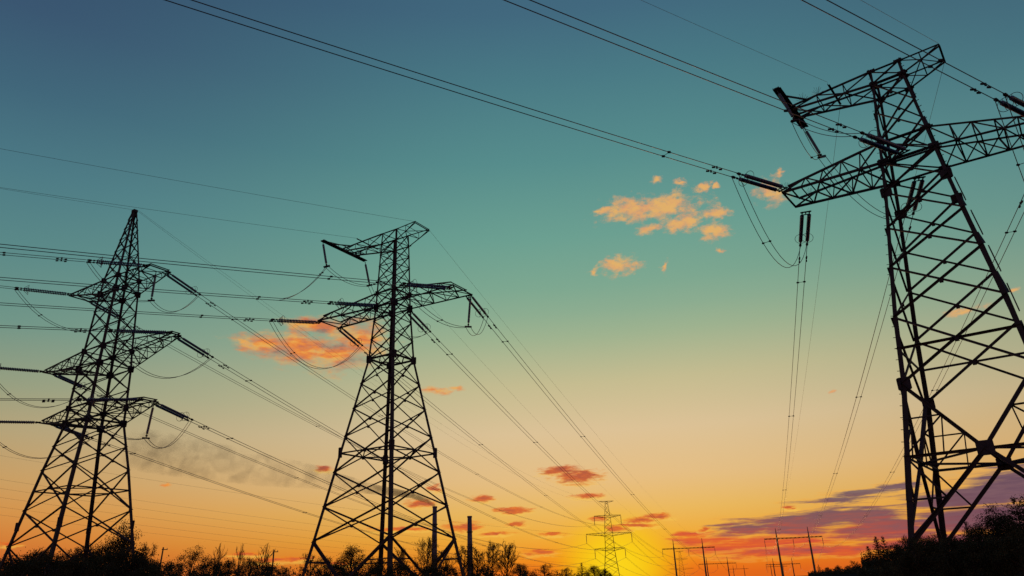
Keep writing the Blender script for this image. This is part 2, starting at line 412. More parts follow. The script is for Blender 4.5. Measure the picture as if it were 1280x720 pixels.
def anchor_head(T, AB, AT, tl, tu, w, out, arm_len, dz):
    """the shared head of the single circuit anchor pylons: arm, top beam, jumper outrigger"""
    m = M['steel']
    wb = lambda z: lerp(T.K, z+EYE)
    for sd in (-1, 1):
        arm(T, sd, (wb(AB), wb(AB)*T.rat, AB), (wb(AT), wb(AT)*T.rat, AT), (arm_len[sd], 1.15, AB+dz[sd]), (arm_len[sd]-.35, .95, AB+dz[sd]+.38), 5, w, m, w*.62)
    # chords carried through the body
    for z in (AB, AT):
        b = MB()
        for s_ in (-1, 1): b.beam(T.P(-wb(z), s_*wb(z)*T.rat, z), T.P(wb(z), s_*wb(z)*T.rat, z), w*1.1, UP, ext=.25)
        b.beam(T.c(0, z), T.c(2, z), w*.6, UP); b.beam(T.c(1, z), T.c(3, z), w*.6, UP)
        b.build('arm_tie', m, T.root)
    # top beam: short right end with two earth wire seats, long left end to the outrigger
    arm(T, 1, (wb(tl), wb(tl)*T.rat, tl), (wb(tu), wb(tu)*T.rat, tu), (2.72, .85, tu-.1), (2.72, .85, tu+.02), 2, w*.85, m, w*.5, 'top_beam')
    arm(T, -1, (wb(tl), wb(tl)*T.rat, tl), (wb(tu), wb(tu)*T.rat, tu), (5.25, .55, tu-.22), (5.25, .55, tu+.02), 3, w*.85, m, w*.5, 'top_beam')
    b = MB()
    for z in (tl, tu):
        for s_ in (-1, 1): b.beam(T.P(-wb(z), s_*wb(z)*T.rat, z), T.P(wb(z), s_*wb(z)*T.rat, z), w, UP, ext=.2)
    b.beam(T.P(-2.9, -1.35, tu-.05), T.P(-2.9, 1.1, tu-.05), w, UP)
    b.build('beam_tie', m, T.root)
    # outrigger along the line at the end of the top beam
    b = MB(); b0, b1 = out
    bm = (b0+b1)/2
    for da in (-.16, .16):
        b.beam(T.P(-5.35+da, b0, tu-.05), T.P(-5.35+da, b1, tu-.05), w*1.1, UP)
    b.beam(T.P(-5.35, b0, tu-.05), T.P(-5.35, bm, tu+.42), w*.7); b.beam(T.P(-5.35, bm, tu+.42), T.P(-5.35, b1, tu-.05), w*.7)
    for k in range(7):
        bb = b0+(b1-b0)*(k+.5)/7
        b.beam(T.P(-5.51, bb, tu-.05), T.P(-5.19, bb+.2, tu-.05), w*.5)
        b.beam(T.P(-5.35, bb, tu-.05), T.P(-5.35, bb, tu+.42*(1-abs(bb-bm)/((b1-b0)/2))), w*.5)
    for s_ in (-1, 1): b.beam(T.P(-4.3, s_*.6, tu), T.P(-5.35, s_*1.7+bm, tu-.05), w*.7)
    b.box(T.P(-5.35, bm, tu-.03), .3, b1-b0, .05)
    b.build('jumper_outrigger', m, T.root)

PYL = 'lattice pylons along the power lines'
# --- middle pylon
T2 = Tower('lattice_pylon', -9.202, 51.578, -.5528, [(-1.0, 4.10), (2.75, 3.416), (9.8, 2.201), (15.55, 1.206), (19.71, .95), (25.05, .785), (26.0, .737)], .99,
           'dark lattice pylon with a long left outrigger at its top, beside the two chimneys', PYL, .24)
L2 = [-1.0, .1, 2.82, 5.02, 7.31, 9.8, 11.82, 13.66, 15.55, 17.07, 18.54, 19.71, 20.85, 21.95, 23.12, 24.1, 25.05, 26.0]
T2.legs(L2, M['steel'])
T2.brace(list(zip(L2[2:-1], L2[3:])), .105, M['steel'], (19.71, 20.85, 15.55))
T2.ring(8.63, .10, M['steel']); T2.ring(15.6, .09, M['steel']); T2.ring(.1, .10, M['steel'], 'base_frame', False)
for i, j in T2.faces():
    b = MB(); mid = (T2.c(i, .1)+T2.c(j, .1))/2
    for k in (i, j): b.beam(T2.c(k, 2.82), mid, .17); b.beam((T2.c(k, 2.82)+mid)/2, T2.c(k, 1.5), .08)
    b.build('base_brace', M['steel'], T2.root)
T2.gussets(15.55, .5, .55); T2.gussets(19.71, .5, .55); T2.gussets(20.85, .35, .35)
T2.gussets(8.7, .35, .7, 'splice_plate')
anchor_head(T2, 19.71, 20.85, 25.05, 26.0, .105, (-2.75, 2.25), {-1: 6.9, 1: 6.6}, {-1: .15, 1: -.1})

# --- right pylon, nearest
T3 = Tower('lattice_pylon', 21.787, 33.449, -.6566, [(-1.0, 3.90), (7.87, 2.622), (11.16, 2.333), (13.83, 2.014), (16.04, 1.738), (18.12, 1.484), (19.95, 1.31), (25.13, .806), (26.0, .77)], 1.10,
           'largest and nearest dark lattice pylon, rising above the trees at the right edge', PYL, .25)
L3 = [-1.0, .8, 4.54, 7.87, 11.16, 13.83, 16.04, 18.12, 19.95, 21.2, 23.2, 25.13, 26.0]
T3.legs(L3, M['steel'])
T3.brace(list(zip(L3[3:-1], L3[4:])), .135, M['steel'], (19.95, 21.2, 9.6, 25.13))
for i, j in T3.faces():
    b = MB(); n = Vector((SG[i][0]+SG[j][0], SG[i][1]+SG[j][1], 0)).normalized()
    cen = (T3.c(i, 4.54)+T3.c(j, 4.54))/2
    mj = [(k, T3.c(k, 7.87), T3.c(k, .8)) for k in (i, j)]
    for k, top, foot in mj:
        b.beam(top, cen, .17, n); b.beam(foot, cen, .17, n)
    o = b.build('main_cross_brace', M['steel'], T3.root)
    b = MB(); b.beam(T3.c(i, 4.54), T3.c(j, 4.54), .12, n); b.beam(T3.c(i, 4.54)-n*.25, T3.c(j, 4.54)-n*.25, .09, n)
    b.build('mid_strut', M['steel'], T3.root)
    for k, top, foot in mj:
        b = MB()
        mu = (top+cen)/2; ml = (foot+cen)/2; lc = T3.c(k, 4.54)
        b.beam(mu, T3.c(k, mu.z-EYE), .075, n); b.beam(mu, lc, .075, n); b.beam(ml, T3.c(k, ml.z-EYE), .085, n); b.beam(ml, lc, .085, n)
        b.beam(mu, lc.lerp(cen, .5), .06, n); b.beam(ml, T3.c(k, 1.0), .07, n); b.beam(lc, T3.c(k, ml.z-EYE), .06, n)
        b.build('secondary_bracing', M['steel'], T3.root)
    b = MB(); b.plate(cen+n*.06, n.cross(UP), UP, .66, .62, .03); b.build('gusset_plate', M['plate'], T3.root)
b = MB()                                    # plan bracing between the four cross centres
cs = [(T3.c(i, 4.54)+T3.c(j, 4.54))/2 for i, j in T3.faces()]
for k in range(4): b.beam(cs[k], cs[(k+1) % 4], .10, UP)
b.beam(cs[0], cs[2], .08, UP); b.build('diaphragm', M['steel'], T3.root)
b = MB()
for (i, j) in ((3, 0), (1, 2)): b.beam(T3.c(i, .8), T3.c(j, .8), .12, UP)
b.build('base_strut', M['steel'], T3.root)
T3.gussets(7.87, .58, .60); T3.gussets(18.12, .55, .55); T3.gussets(19.95, .5, .4); T3.gussets(21.2, .5, .22); T3.gussets(25.13, .42, .3); T3.gussets(26.0, .42, .22)
anchor_head(T3, 19.95, 21.2, 25.13, 26.0, .12, (-3.0, 2.15), {-1: 6.6, 1: 6.15}, {-1: .35, 1: -.35})
z = 8.2                                     # climbing ladder sections up the right leg
while z < 18.4:
    b = MB(); n = Vector((SG[1][0], 0, 0)); t = Vector((0, 1, 0))
    zz = min(z+1.35, 18.6); p, q = T3.c(1, z)+n*.16, T3.c(1, zz)+n*.16
    for s_ in (-.13, .13): b.beam(p+t*s_, q+t*s_, .05)
    for r_ in range(5): b.beam(p.lerp(q, (r_+.5)/5)-t*.15, p.lerp(q, (r_+.5)/5)+t*.15, .03)
    b.build('ladder_section', M['steel'], T3.root); z += 2.05
b = MB()
for z in np.arange(18.4, 25.6, .42):
    p = T3.c(1, z); b.tube([p, p+Vector((.15, -.04, .01))], .022, 4)
for z in np.arange(5.2, 25.6, .55):
    p = T3.c(0, z); b.tube([p, p+Vector((-.12, -.03, .01))], .016, 4)
b.build('step_bolts', M['steel'], T3.root)
spikes(T3, T3.P(-6.4, -.9, 20.5)); spikes(T3, T3.P(-5.6, .9, 20.55)); spikes(T3, T3.P(-4.6, -.4, 26.1), 9, .6); spikes(T3, T3.P(-3.7, -.6, 26.05), 9, .6); spikes(T3, T3.P(-5.2, .8, 26.2), 7, .5)

# --- left pylon, two circuits
def barrel(name, X, Y, yaw, K, rat, label, L, waist, arms, legw, dw, detail=True):
    T = Tower(name, X, Y, yaw, K, rat, label, PYL, legw)
    m = M['steel']
    T.legs(L, m)
    T.brace(list(zip(L[2:-1], L[3:])), dw, m, [z for a in arms for z in (a[0], a[1])])
    for i, j in T.faces():
        b = MB(); mid = (T.c(i, L[1])+T.c(j, L[1]))/2
        for k in (i, j): b.beam(T.c(k, L[2]), mid, dw*1.15)
        b.beam(T.c(i, L[1]), T.c(j, L[1]), dw)
        b.build('base_brace', m, T.root)
    for (zl, zu, tl_, tr, zt, wt) in arms:
        for sd, ln in ((-1, tl_), (1, tr)):
            wl, wu = lerp(T.K, zl+EYE), lerp(T.K, zu+EYE)
            arm(T, sd, (wl, wl*rat, zl), (wu, wu*rat, zu), (ln, wt, zt-.06-(.3 if sd > 0 and detail else 0)), (ln-.1, wt*.9, zt+.12-(.3 if sd > 0 and detail else 0)), 6 if ln > 8 else 4, dw*1.05, m, dw*.6)
        if detail: T.gussets(zl, .5, .5); T.gussets(zu, .42, .42)
    b = MB(); zt = L[-1]; p = T.P(0, 0, zt)
    b.box(p, .4, .34, .22); b.box(p+Vector((.28, 0, -.12)), .3, .1, .16)
    b.build('peak_cap', M['plate'], T.root)
    return T
L1 = [-1.0, 1.0, 3.27, 5.63, 8.46, 10.19, 11.91, 13.08, 14.54, 16.17, 17.59, 19.2, 20.8, 22.4, 23.58, 24.9, 26.1, 27.2, 28.2, 29.1, 30.0]
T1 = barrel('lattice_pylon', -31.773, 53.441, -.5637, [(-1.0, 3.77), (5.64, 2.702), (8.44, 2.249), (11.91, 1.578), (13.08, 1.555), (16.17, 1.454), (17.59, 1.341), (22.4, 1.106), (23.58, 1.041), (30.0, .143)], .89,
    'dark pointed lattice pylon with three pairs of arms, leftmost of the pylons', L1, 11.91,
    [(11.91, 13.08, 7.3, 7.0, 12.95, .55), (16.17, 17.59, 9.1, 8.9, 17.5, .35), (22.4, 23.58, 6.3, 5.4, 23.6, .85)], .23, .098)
T1.ring(7.0, .09, M['steel']); T1.ring(11.95, .09, M['steel']); T1.gussets(4.6, .3, .6, 'splice_plate')

# --- far pylon of the same line and the one behind it
K4 = [(-1.0, 3.4), (11.0, 2.0), (17.3, 1.75), (24.2, 1.25), (31.0, .5)]
L4 = [-1.0, .6, 3.0, 5.6, 8.2, 10.6, 11.7, 14.2, 16.6, 17.9, 20.2, 22.4, 24.2, 25.2, 27.2, 29.2, 31.0]
p4 = at(763.5, 700, 330)
T4 = barrel('lattice_pylon', p4.x, 330, -.12, K4, 1.0, 'small far lattice pylon with three pairs of arms in front of the setting sun', L4, 11, 
    [(10.6, 11.7, 6.6, 6.6, 11.4, .3), (16.6, 17.9, 9.9, 9.9, 17.6, .3), (24.2, 25.2, 5.9, 5.9, 25.0, .3)], .18, .09, False)
b = MB(); b.beam(T4.P(-3.2, 0, 31.1), T4.P(3.2, 0, 31.1), .22, UP); b.beam(T4.P(-3, 0, 31.1), T4.P(0, 0, 30.2), .12); b.beam(T4.P(3, 0, 31.1), T4.P(0, 0, 30.2), .12)
b.build('earth_wire_bar', M['steel'], T4.root)
def dup(root, loc, rz, label, group=None, name=None):
    r = root.copy(); COL.objects.link(r); r.location = loc; r.rotation_euler = (0, 0, rz); r['label'] = label
    if group: r['group'] = group
    for ch in list(root.children):
        c_ = ch.copy(); COL.objects.link(c_); c_.parent = r
        for gch in list(ch.children):
            d_ = gch.copy(); COL.objects.link(d_); d_.parent = c_
    return r
p5 = at(852, 712, 640); T5loc = Vector((p5.x, 640, ground_z(p5.x, 640)-4))
T5 = dup(T4.root, T5loc, -.2, 'tiny farthest lattice pylon seen between the poles of the left portal frame')

# ------------------------------------------------------------------ insulators
def strain_proto(rd=.12):
    b = MB(); prof = [(.42, .03)]; x = .45
    while x < 3.35:
        prof += [(x, rd*.5), (x+.015, rd), (x+.055, rd*.96), (x+.075, rd*.5)]; x += .12
    prof.append((x, .03)); b.lathe(prof, 'X', 10)
    st = b.mesh('insulator_string', M['porcelain'])
    b = MB(); b.tube([(0, 0, 0), (.44, 0, 0)], .028, 5); b.box((.1, 0, 0), .16, .09, .05); b.box((.3, 0, 0), .12, .05, .09)
    lk = b.mesh('link_fitting', M['steel']); b = MB()
    b.tube([(3.40, 0, 0), (4.1, 0, 0)], .024, 5); b.lathe([(3.75, .04), (3.8, .075), (3.95, .085), (4.05, .04)], 'X', 8); b.box((3.6, 0, 0), .14, .06, .1)
    dc = b.mesh('dead_end_clamp', M['steel'])
    b = MB(); b.ring((3.1, 0, 0), (0, 1, 0), (0, 0, 1), .34, .014); b.tube([(3.1, 0, .34), (3.45, 0, .02)], .014, 4); b.tube([(3.1, 0, -.34), (3.45, 0, -.02)], .014, 4)
    rg = b.mesh('grading_ring', M['alu'])
    b = MB(); b.box((.06, 0, 0), .1, .62, .04); b.box((.2, 0, 0), .3, .06, .03); b.box((.34, 0, 0), .06, .5, .03)
    yk = b.mesh('yoke_plate', M['steel'])
    return st, lk, dc, rg, yk
STR, LNK, DEC, RNG, YOK = strain_proto(); STR_SLIM = strain_proto(.092)[0]
SEP = .22
def frame(pos, d):
    d = d.normalized(); y = UP.cross(d).normalized(); z = d.cross(y)
    return Matrix(((d.x, y.x, z.x, pos.x), (d.y, y.y, z.y, pos.y), (d.z, y.z, z.z, pos.z), (0, 0, 0, 1)))
def strain_set(pos, d, label, sep=.205, scale=1.0, slim=False):
    r = empty('strain_insulator', pos, label, 'insulator', 'strain insulator sets on the pylon arms', mat4=frame(pos, d) @ Matrix.Scale(scale, 4))
    for s_ in (-1, 1):
        for nm, me in (('insulator_string', STR_SLIM if slim else STR), ('link_fitting', LNK), ('dead_end_clamp', DEC), ('grading_ring', RNG)):
            o = obj(nm, me, r); o.location = (0, s_*sep, 0)
    obj('yoke_plate', YOK, r)
    return r
def susp_proto(n, pitch, rad, core):
    b = MB(); prof = [(-.3, .02)]; z = -.3
    for k in range(n): prof += [(z, core), (z-.02, rad), (z-pitch*.4, rad*.95), (z-pitch*.5, core)]; z -= pitch
    prof.append((z, .02)); b.lathe(prof, 'Z', 9)
    s_ = b.mesh('insulator_string', M['porcelain'])
    b = MB(); b.tube([(0, 0, 0), (0, 0, -.32)], .03, 5); hk = b.mesh('hanger', M['steel']); b = MB(); b.tube([(0, 0, z), (0, 0, z-.25)], .03, 5); b.box((0, 0, z-.28), .5, .14, .1); b.box((0, 0, z-.12), .12, .1, .1)
    return s_, b.mesh('clamp', M['steel']), hk, z-.3
SU_S, SU_C, SU_H, SU_Z = susp_proto(22, .085, .095, .075)
SF_S, SF_C, SF_H, SF_Z = susp_proto(18, .17, .17, .09)
def susp(pos, tip_dir, label, group='hanging jumper insulators on the pylons', far=False):
    """hanging string; tip_dir is where it leans to"""
    d = -Vector(tip_dir).normalized(); x = Vector((1, 0, 0)); x = (x-d*d.x).normalized(); y = d.cross(x)
    m4 = Matrix(((x.x, y.x, d.x, pos.x), (x.y, y.y, d.y, pos.y), (x.z, y.z, d.z, pos.z), (0, 0, 0, 1)))
    r = empty('suspension_insulator', pos, label, 'insulator', group, mat4=m4)
    obj('insulator_string', SF_S if far else SU_S, r); obj('clamp', SF_C if far else SU_C, r); obj('hanger', SF_H if far else SU_H, r)
    return Vector(pos)-d*(SF_Z if far else SU_Z)*-1

# ------------------------------------------------------------------ conductors
BG = 'twin conductor bundles of the power lines'
def off_path(fn, ts, side, sep):
    P = [fn(t) for t in ts]; out = []
    for i, p in enumerate(P):
        d = P[min(i+1, len(P)-1)]-P[max(i-1, 0)]; y = UP.cross(d).normalized(); out.append(p+y*side*sep)
    return out
def bundle(fn, t0, t1, label, r=.021, n=70, sep=SEP, spacers=(), dampers=(), ease=1.0, m=None):
    ts = [t0+(t1-t0)*(i/n)**ease for i in range(n+1)]
    root = empty('conductor_bundle', fn(t0), label, 'power line', BG)
    o_ = fn(t0)
    for s_ in (-1, 1):
        b = MB(); b.tube([p-o_ for p in off_path(fn, ts, s_, sep)], r, 5); b.build('conductor', m or M['alu'], root, True)
    for t in spacers:
        a, q = [off_path(fn, [t-.05, t, t+.05], s_, sep)[1]-o_ for s_ in (-1, 1)]
        b = MB(); b.tube([a, q], r*.8, 4); b.box(a, .16, .09, .09); b.box(q, .16, .09, .09); b.build('spacer', M['steel'], root)
    for t in dampers:
        for s_ in (-1, 1):
            a = off_path(fn, [t-.05, t, t+.05], s_, sep); d = (a[2]-a[0]).normalized(); p = a[1]-o_-UP*.10
            b = MB(); b.tube([p-d*.3, p+d*.3], .012, 4); b.box(p+UP*.06, .08, .06, .14)
            for e in (-.26, .26): b.lathe([(-.09, .02), (-.08, .05), (.08, .05), (.09, .02)], 'X', 6, p+d*e) if abs(d.x) > .6 else b.tube([p+d*(e-.09), p+d*(e+.09)], .05, 6)
            b.build('vibration_damper', M['steel'], root)
    return root
def wire(fn, t0, t1, label, r=.010, n=60, ease=1.0, name='earth_wire', grp='thin earth wires of the power lines', cat='power line'):
    ts = [t0+(t1-t0)*(i/n)**ease for i in range(n+1)]; o_ = fn(t0); b = MB(); b.tube([fn(t)-o_ for t in ts], r, 4)
    o = b.build(name, M['thin'], None, True); o.location = o_
    return tag(o, label, cat, grp)
def ray_in(Sp, th, m, k=.0004):
    d = Vector((-math.sin(R(th)), -math.cos(R(th)), 0))
    return lambda t: Sp+d*t+UP*(m*t+k*t*t), (d+UP*m)
def span(A, B, s):
    L = (B-A).length
    return (lambda t: A.lerp(B, t/L)-UP*(4*s*(t/L)*(1-t/L))), ((B-A)/L-UP*(4*s/L)), L
def jumper(pts, sags, label, r=.019, sep=.2, sp=()):
    """twin loop hanging through the given points"""
    P = []
    for k in range(len(pts)-1):
        n = 16
        for i in range(n+(k == len(pts)-2)):
            t = i/n; P.append(pts[k].lerp(pts[k+1], t)-UP*sags[k]*4*t*(1-t))
    root = empty('jumper_loop', pts[0], label, 'power line', 'jumper loops under the pylon arms'); o_ = pts[0]
    h = (pts[-1]-pts[0]); h.z = 0; y = UP.cross(h).normalized() if h.length > .1 else Vector((1, 0, 0))
    for s_ in (-1, 1):
        b = MB(); b.tube([p+y*s_*sep-o_ for p in P], r, 5); b.build('conductor', M['alu'], root, True)
    for t in sp:
        p = P[int(t*(len(P)-1))]-o_; b = MB(); b.tube([p-y*sep, p+y*sep], .016, 4)
        for s_ in (-1, 1): b.box(p+y*s_*sep, .12, .08, .08)
        b.build('spacer', M['steel'], root)
    return root
STL = 4.1
def phase(T, ain, aout, th, m, end, sag, desc, via=None, jsag=3.0, tmax=150, k=.0004, js=(.3,), vsags=None, jt=None):
    Ai, Ao = T.W(*ain), T.W(*aout)
    f, d = ray_in(Ai, th, m, k); sl_ = T is not T3; strain_set(Ai, d, 'twin insulators pulling left from the ' + desc, slim=sl_)
    bundle(f, STL, tmax, 'wire pair running off left from the ' + desc, spacers=(9,), dampers=(5.6,), ease=1.3)
    f2, d2, L = span(Ao, end, sag); strain_set(Ao, d2, 'twin insulators pulling into the distance from the ' + desc, slim=sl_)
    bundle(f2, STL, L, 'wire pair sagging into the distance from the ' + desc, spacers=(9, 40, 80, 130), dampers=(5.6,), ease=1.2)
    a = f(jt or STL-.1); z = f2(STL-.1)
    pts = [a]+(via or [])+[z]
    jumper(pts, vsags or [jsag]*(len(pts)-1), 'drooping wire loop at the ' + desc, sp=js)
    return f, f2

# portal frames
def portal(name_lab, px, py, Y, zbeam, half, peak, az, dz, rows=True):
    p = at(px, py, Y); rz = -R(az)
    r = empty('portal_frame', (p.x, Y, dz), name_lab, 'portal frame', 'portal frames carrying the lines into the distance', rz)
    for sx in (-.55, .55):
        b = MB(); b.tube([(sx*half, 0, -2.0), (sx*half, 0, zbeam+1.0)], .52, 8, .36); b.build('pole', M['concrete'], r)
        b = MB(); z1 = zbeam+peak
        b.tube([(sx*half, 0, zbeam+1.0), (sx*half, 0, z1)], .24, 6, .12)
        for q in (.3, .55, .8): b.beam((sx*half-.35*(1.2-q), 0, zbeam+1+(peak-1)*q), (sx*half+.35*(1.2-q), 0, zbeam+1+(peak-1)*q), .2)
        b.build('earth_wire_peak', M['steel'], r)
    b = MB()
    for dy in (-.2, .2):
        for z in (zbeam-.2, zbeam+.2): b.beam((-half, dy*1.2, z), (half, dy*1.2, z), .2, UP)
    n = 14
    for k in range(n):
        x0, x1 = -half+2*half*k/n, -half+2*half*(k+1)/n
        for dy in (-.24, .24): b.beam((x0, dy, zbeam-.2), (x1, dy, zbeam+.2), .12)
    b.build('crossbeam', M['steel'], r)
    m4 = Matrix.Translation((p.x, Y, dz)) @ Matrix.Rotation(rz, 4, 'Z')
    return r, m4
B1, m1 = portal('right portal frame of two poles, standing before the low hill trees', 994, 690, 370, 15.8, 13.4, 4.8, 21, 0)
A1, m2 = portal('left portal frame of two poles, right of the small far pylon', 862, 700, 450, 16.3, 15.2, 5.2, 14, -1.0)
B2, m3 = portal('small farther portal frame seen behind the right portal frame', 979, 708, 640, 15.8, 13.6, 5, 21, -9.5)
A2, m4_ = portal('small farther portal frame seen right of the left portal frame', 897, 708, 640, 16.0, 15.2, 5.2, 14, -7.5)
A3, m5 = portal('tiny farthest portal frame low in the orange glow', 924, 716, 1100, 16, 13.4, 5, 18, -10)
B3, m6 = portal('tiny farthest portal frame behind the two right portal frames', 971, 710, 1020, 16, 13.4, 5, 21, -9)
hang = {}
for nm, mm, zb, half, wd in (('B', m1, 15.8, 13.4, 'right portal frame'), ('A', m2, 16.3, 15.2, 'left portal frame'),
                             ('B2', m3, 15.8, 13.6, 'farther portal frame behind the right one'), ('A2', m4_, 16.0, 15.2, 'farther portal frame beside the left one')):
    for k, w_ in ((-1, 'left end'), (0, 'middle'), (1, 'right end')):
        q = mm @ Vector((k*(half-.15), 0, zb-.3))
        susp(q, (0, 0, -1), 'insulator hanging from the %s of the %s' % (w_, wd), 'insulators hanging from the portal frames', True)
        hang[nm, k] = q+Vector((0, 0, SF_Z))
hA = hang

# middle pylon lines
RT, MT, LT = ('right arm tip of the middle pylon', 'body of the middle pylon', 'left arm tip of the middle pylon')
o1 = T2.W(-5.35, -2.7, 25.85); o2 = T2.W(-5.35, 2.2, 25.85)
e1 = susp(o1, T2.M.to_3x3() @ Vector((.28, 0, -1)), 'rod insulator hanging from the near end of the middle pylon outrigger')
e2 = susp(o2, T2.M.to_3x3() @ Vector((.28, 0, -1)), 'rod insulator hanging from the far end of the middle pylon outrigger')
phase(T2, (-7.0, -.8, 19.8), (-6.7, 1.0, 19.75), 55, -.12, hA['A', -1], 6.3, LT, jsag=2.9)
phase(T2, (-.55, -.95, 19.72), (.75, 1.0, 19.5), 55, -.125, hA['A', 0], 7.6, MT, via=[e1, e2], vsags=[.6, .5, 2.0], jt=7.5)
e3 = susp(T2.W(6.6, 1.0, 19.55), T2.M.to_3x3() @ Vector((-.1, 0, -1)), 'rod insulator hanging from the right arm tip of the middle pylon')
phase(T2, (6.4, -1.0, 19.45), (6.3, 1.1, 19.6), 55, -.125, hA['A', 1], 8.0, RT, via=[e3], vsags=[.9, 1.0])
f, d = ray_in(T2.W(-2.9, -1.3, 26.0), 55, -.11); wire(f, 0, 150, 'thin earth wire running left from the outrigger side of the middle pylon top', ease=1.3)
f, d = ray_in(T2.W(2.72, -.85, 26.0), 55, -.10); wire(f, 0, 150, 'highest thin earth wire running left from the right end of the middle pylon top', ease=1.3)
pk = {}
for nm, mm, zb, half, peak in (('A', m2, 16.3, 15.2, 5.2), ('B', m1, 15.8, 13.4, 4.8), ('A2', m4_, 16.0, 15.2, 5.2), ('B2', m3, 15.8, 13.6, 5)):
    for sx in (-1, 1): pk[nm, sx] = mm @ Vector((sx*.55*half, 0, zb+peak))
f, d, L = span(T2.W(2.72, .85, 26.0), pk['A', 1], 5.0); wire(f, 0, L, 'thin earth wire falling away from the right end of the middle pylon top', ease=1.2)
f, d, L = span(T2.W(-2.9, 1.1, 26.0), pk['A', -1], 5.0); wire(f, 0, L, 'thin earth wire falling away from the outrigger side of the middle pylon top', ease=1.2)

# right pylon lines
o1 = T3.W(-5.35, -2.9, 25.85); o2 = T3.W(-5.35, 2.05, 25.85)
e1 = susp(o1, T3.M.to_3x3() @ Vector((.26, 0, -1)), 'rod insulator hanging from the near end of the nearest pylon outrigger')
e2 = susp(o2, T3.M.to_3x3() @ Vector((.26, 0, -1)), 'rod insulator hanging from the far end of the nearest pylon outrigger')
phase(T3, (-6.5, -1.15, 20.45), (-6.2, 1.65, 20.05), 59, -.033, hA['B', -1], 9.0, 'left arm tip of the nearest pylon', jsag=3.2, js=(.35,))
phase(T3, (-.1, -1.4, 20.1), (.0, 1.5, 19.9), 59, -.033, hA['B', 0], 6.5, 'body of the nearest pylon', via=[e1, e2], vsags=[.35, .9, 1.6], js=(.55,))
phase(T3, (5.8, -1.2, 19.55), (6.0, 1.6, 19.6), 59, -.025, hA['B', 1], 7.0, 'right arm tip of the nearest pylon', jsag=3.0)
f, d = ray_in(T3.W(-2.9, -1.35, 26.1), 59, -.025); wire(f, 0, 150, 'thin earth wire leaving the top edge from the nearest pylon outrigger side', ease=1.3)
f, d = ray_in(T3.W(2.72, -.85, 26.1), 59, -.01); wire(f, 0, 150, 'thin earth wire leaving the top edge from the nearest pylon top right end', ease=1.3)
f, d, L = span(T3.W(-2.9, 1.1, 25.9), pk['B', -1], 5.0); wire(f, 0, L, 'thin earth wire falling from the nearest pylon outrigger side to the portal frame', ease=1.2)
f, d, L = span(T3.W(2.72, .85, 25.9), pk['B', 1], 5.0); wire(f, 0, L, 'thin earth wire falling from the nearest pylon top right end to the portal frame', ease=1.2)

# left pylon lines to the far pylon
h4 = {}
for zl, nm, ln in ((11.3, 'lower', 6.5), (17.5, 'middle', 9.8), (24.9, 'upper', 5.8)):
    for sd, sn in ((-1, 'left'), (1, 'right')):
        q = T4.W(sd*ln, 0, zl)
        susp(q, (0, 0, -1), 'insulator string hanging from the %s %s arm of the small far pylon' % (nm, sn), 'insulators hanging from the small far pylon', True)
        h4[nm, sd] = q+Vector((0, 0, SF_Z))
        q5 = T5loc+Vector((sd*ln*.98, -sd*ln*.2, zl+EYE+SF_Z))
        f, d, L = span(h4[nm, sd], q5, 7.0)
        bundle(f, 0, L, 'far wire pair beyond the %s %s arm of the small far pylon' % (nm, sn), n=24, r=.03)
e = susp(T1.W(4.7, .1, 23.25), (0, 0, -1), 'rod insulator hanging from the upper right arm of the leftmost pylon')
phase(T1, (4.9, -.75, 23.35), (5.0, .75, 23.25), 55, -.125, h4['upper', 1], 6.5, 'upper right arm of the leftmost pylon', via=[e], vsags=[1.0, 1.2])
phase(T1, (-6.0, -.8, 23.6), (-6.3, .8, 23.6), 55, -.06, h4['upper', -1], 6.5, 'upper left arm of the leftmost pylon', jsag=2.2)
phase(T1, (8.85, -.3, 17.2), (8.5, .3, 17.15), 55, -.125, h4['middle', 1], 8.0, 'middle right arm of the leftmost pylon', jsag=2.4)
phase(T1, (-9.0, -.3, 17.5), (-8.9, .3, 17.45), 55, -.03, h4['middle', -1], 7.0, 'middle left arm of the leftmost pylon', jsag=2.4)
e = susp(T1.W(6.6, .5, 12.55), T1.M.to_3x3() @ Vector((-.12, 0, -1)), 'rod insulator hanging from the lower right arm of the leftmost pylon')
phase(T1, (6.95, -.5, 12.6), (6.7, .5, 12.55), 55, -.11, h4['lower', 1], 7.0, 'lower right arm of the leftmost pylon', via=[e], vsags=[.9, 1.3])
phase(T1, (-7.3, -.5, 12.95), (-7.3, .5, 12.9), 55, -.07, h4['lower', -1], 6.5, 'lower left arm of the leftmost pylon', jsag=2.2)
f, d = ray_in(T1.W(0, -.1, 30.1), 55, -.08); wire(f, 0, 150, 'thin earth wire running left from the peak of the leftmost pylon', ease=1.3)
f, d, L = span(T1.W(.1, .1, 30.1), T4.W(-2.9, 0, 31.1), 6.5); wire(f, 0, L, 'left of two thin earth wires falling from the leftmost pylon peak', ease=1.2)
f, d, L = span(T1.W(.4, .1, 30.0), T4.W(2.9, 0, 31.1), 6.5); wire(f, 0, L, 'right of two thin earth wires falling from the leftmost pylon peak', ease=1.2)
# onward spans between the portal frames
for a_, b_, wd in (('A', 'A2', 'left portal frame'), ('B', 'B2', 'right portal frame')):
    for k, w_ in ((-1, 'left end'), (0, 'middle'), (1, 'right end')):
        f, d, L = span(hang[a_, k], hang[b_, k], 6.0)
        bundle(f, 0, L, 'far wire pair beyond the %s of the %s' % (w_, wd), n=24, r=.03)
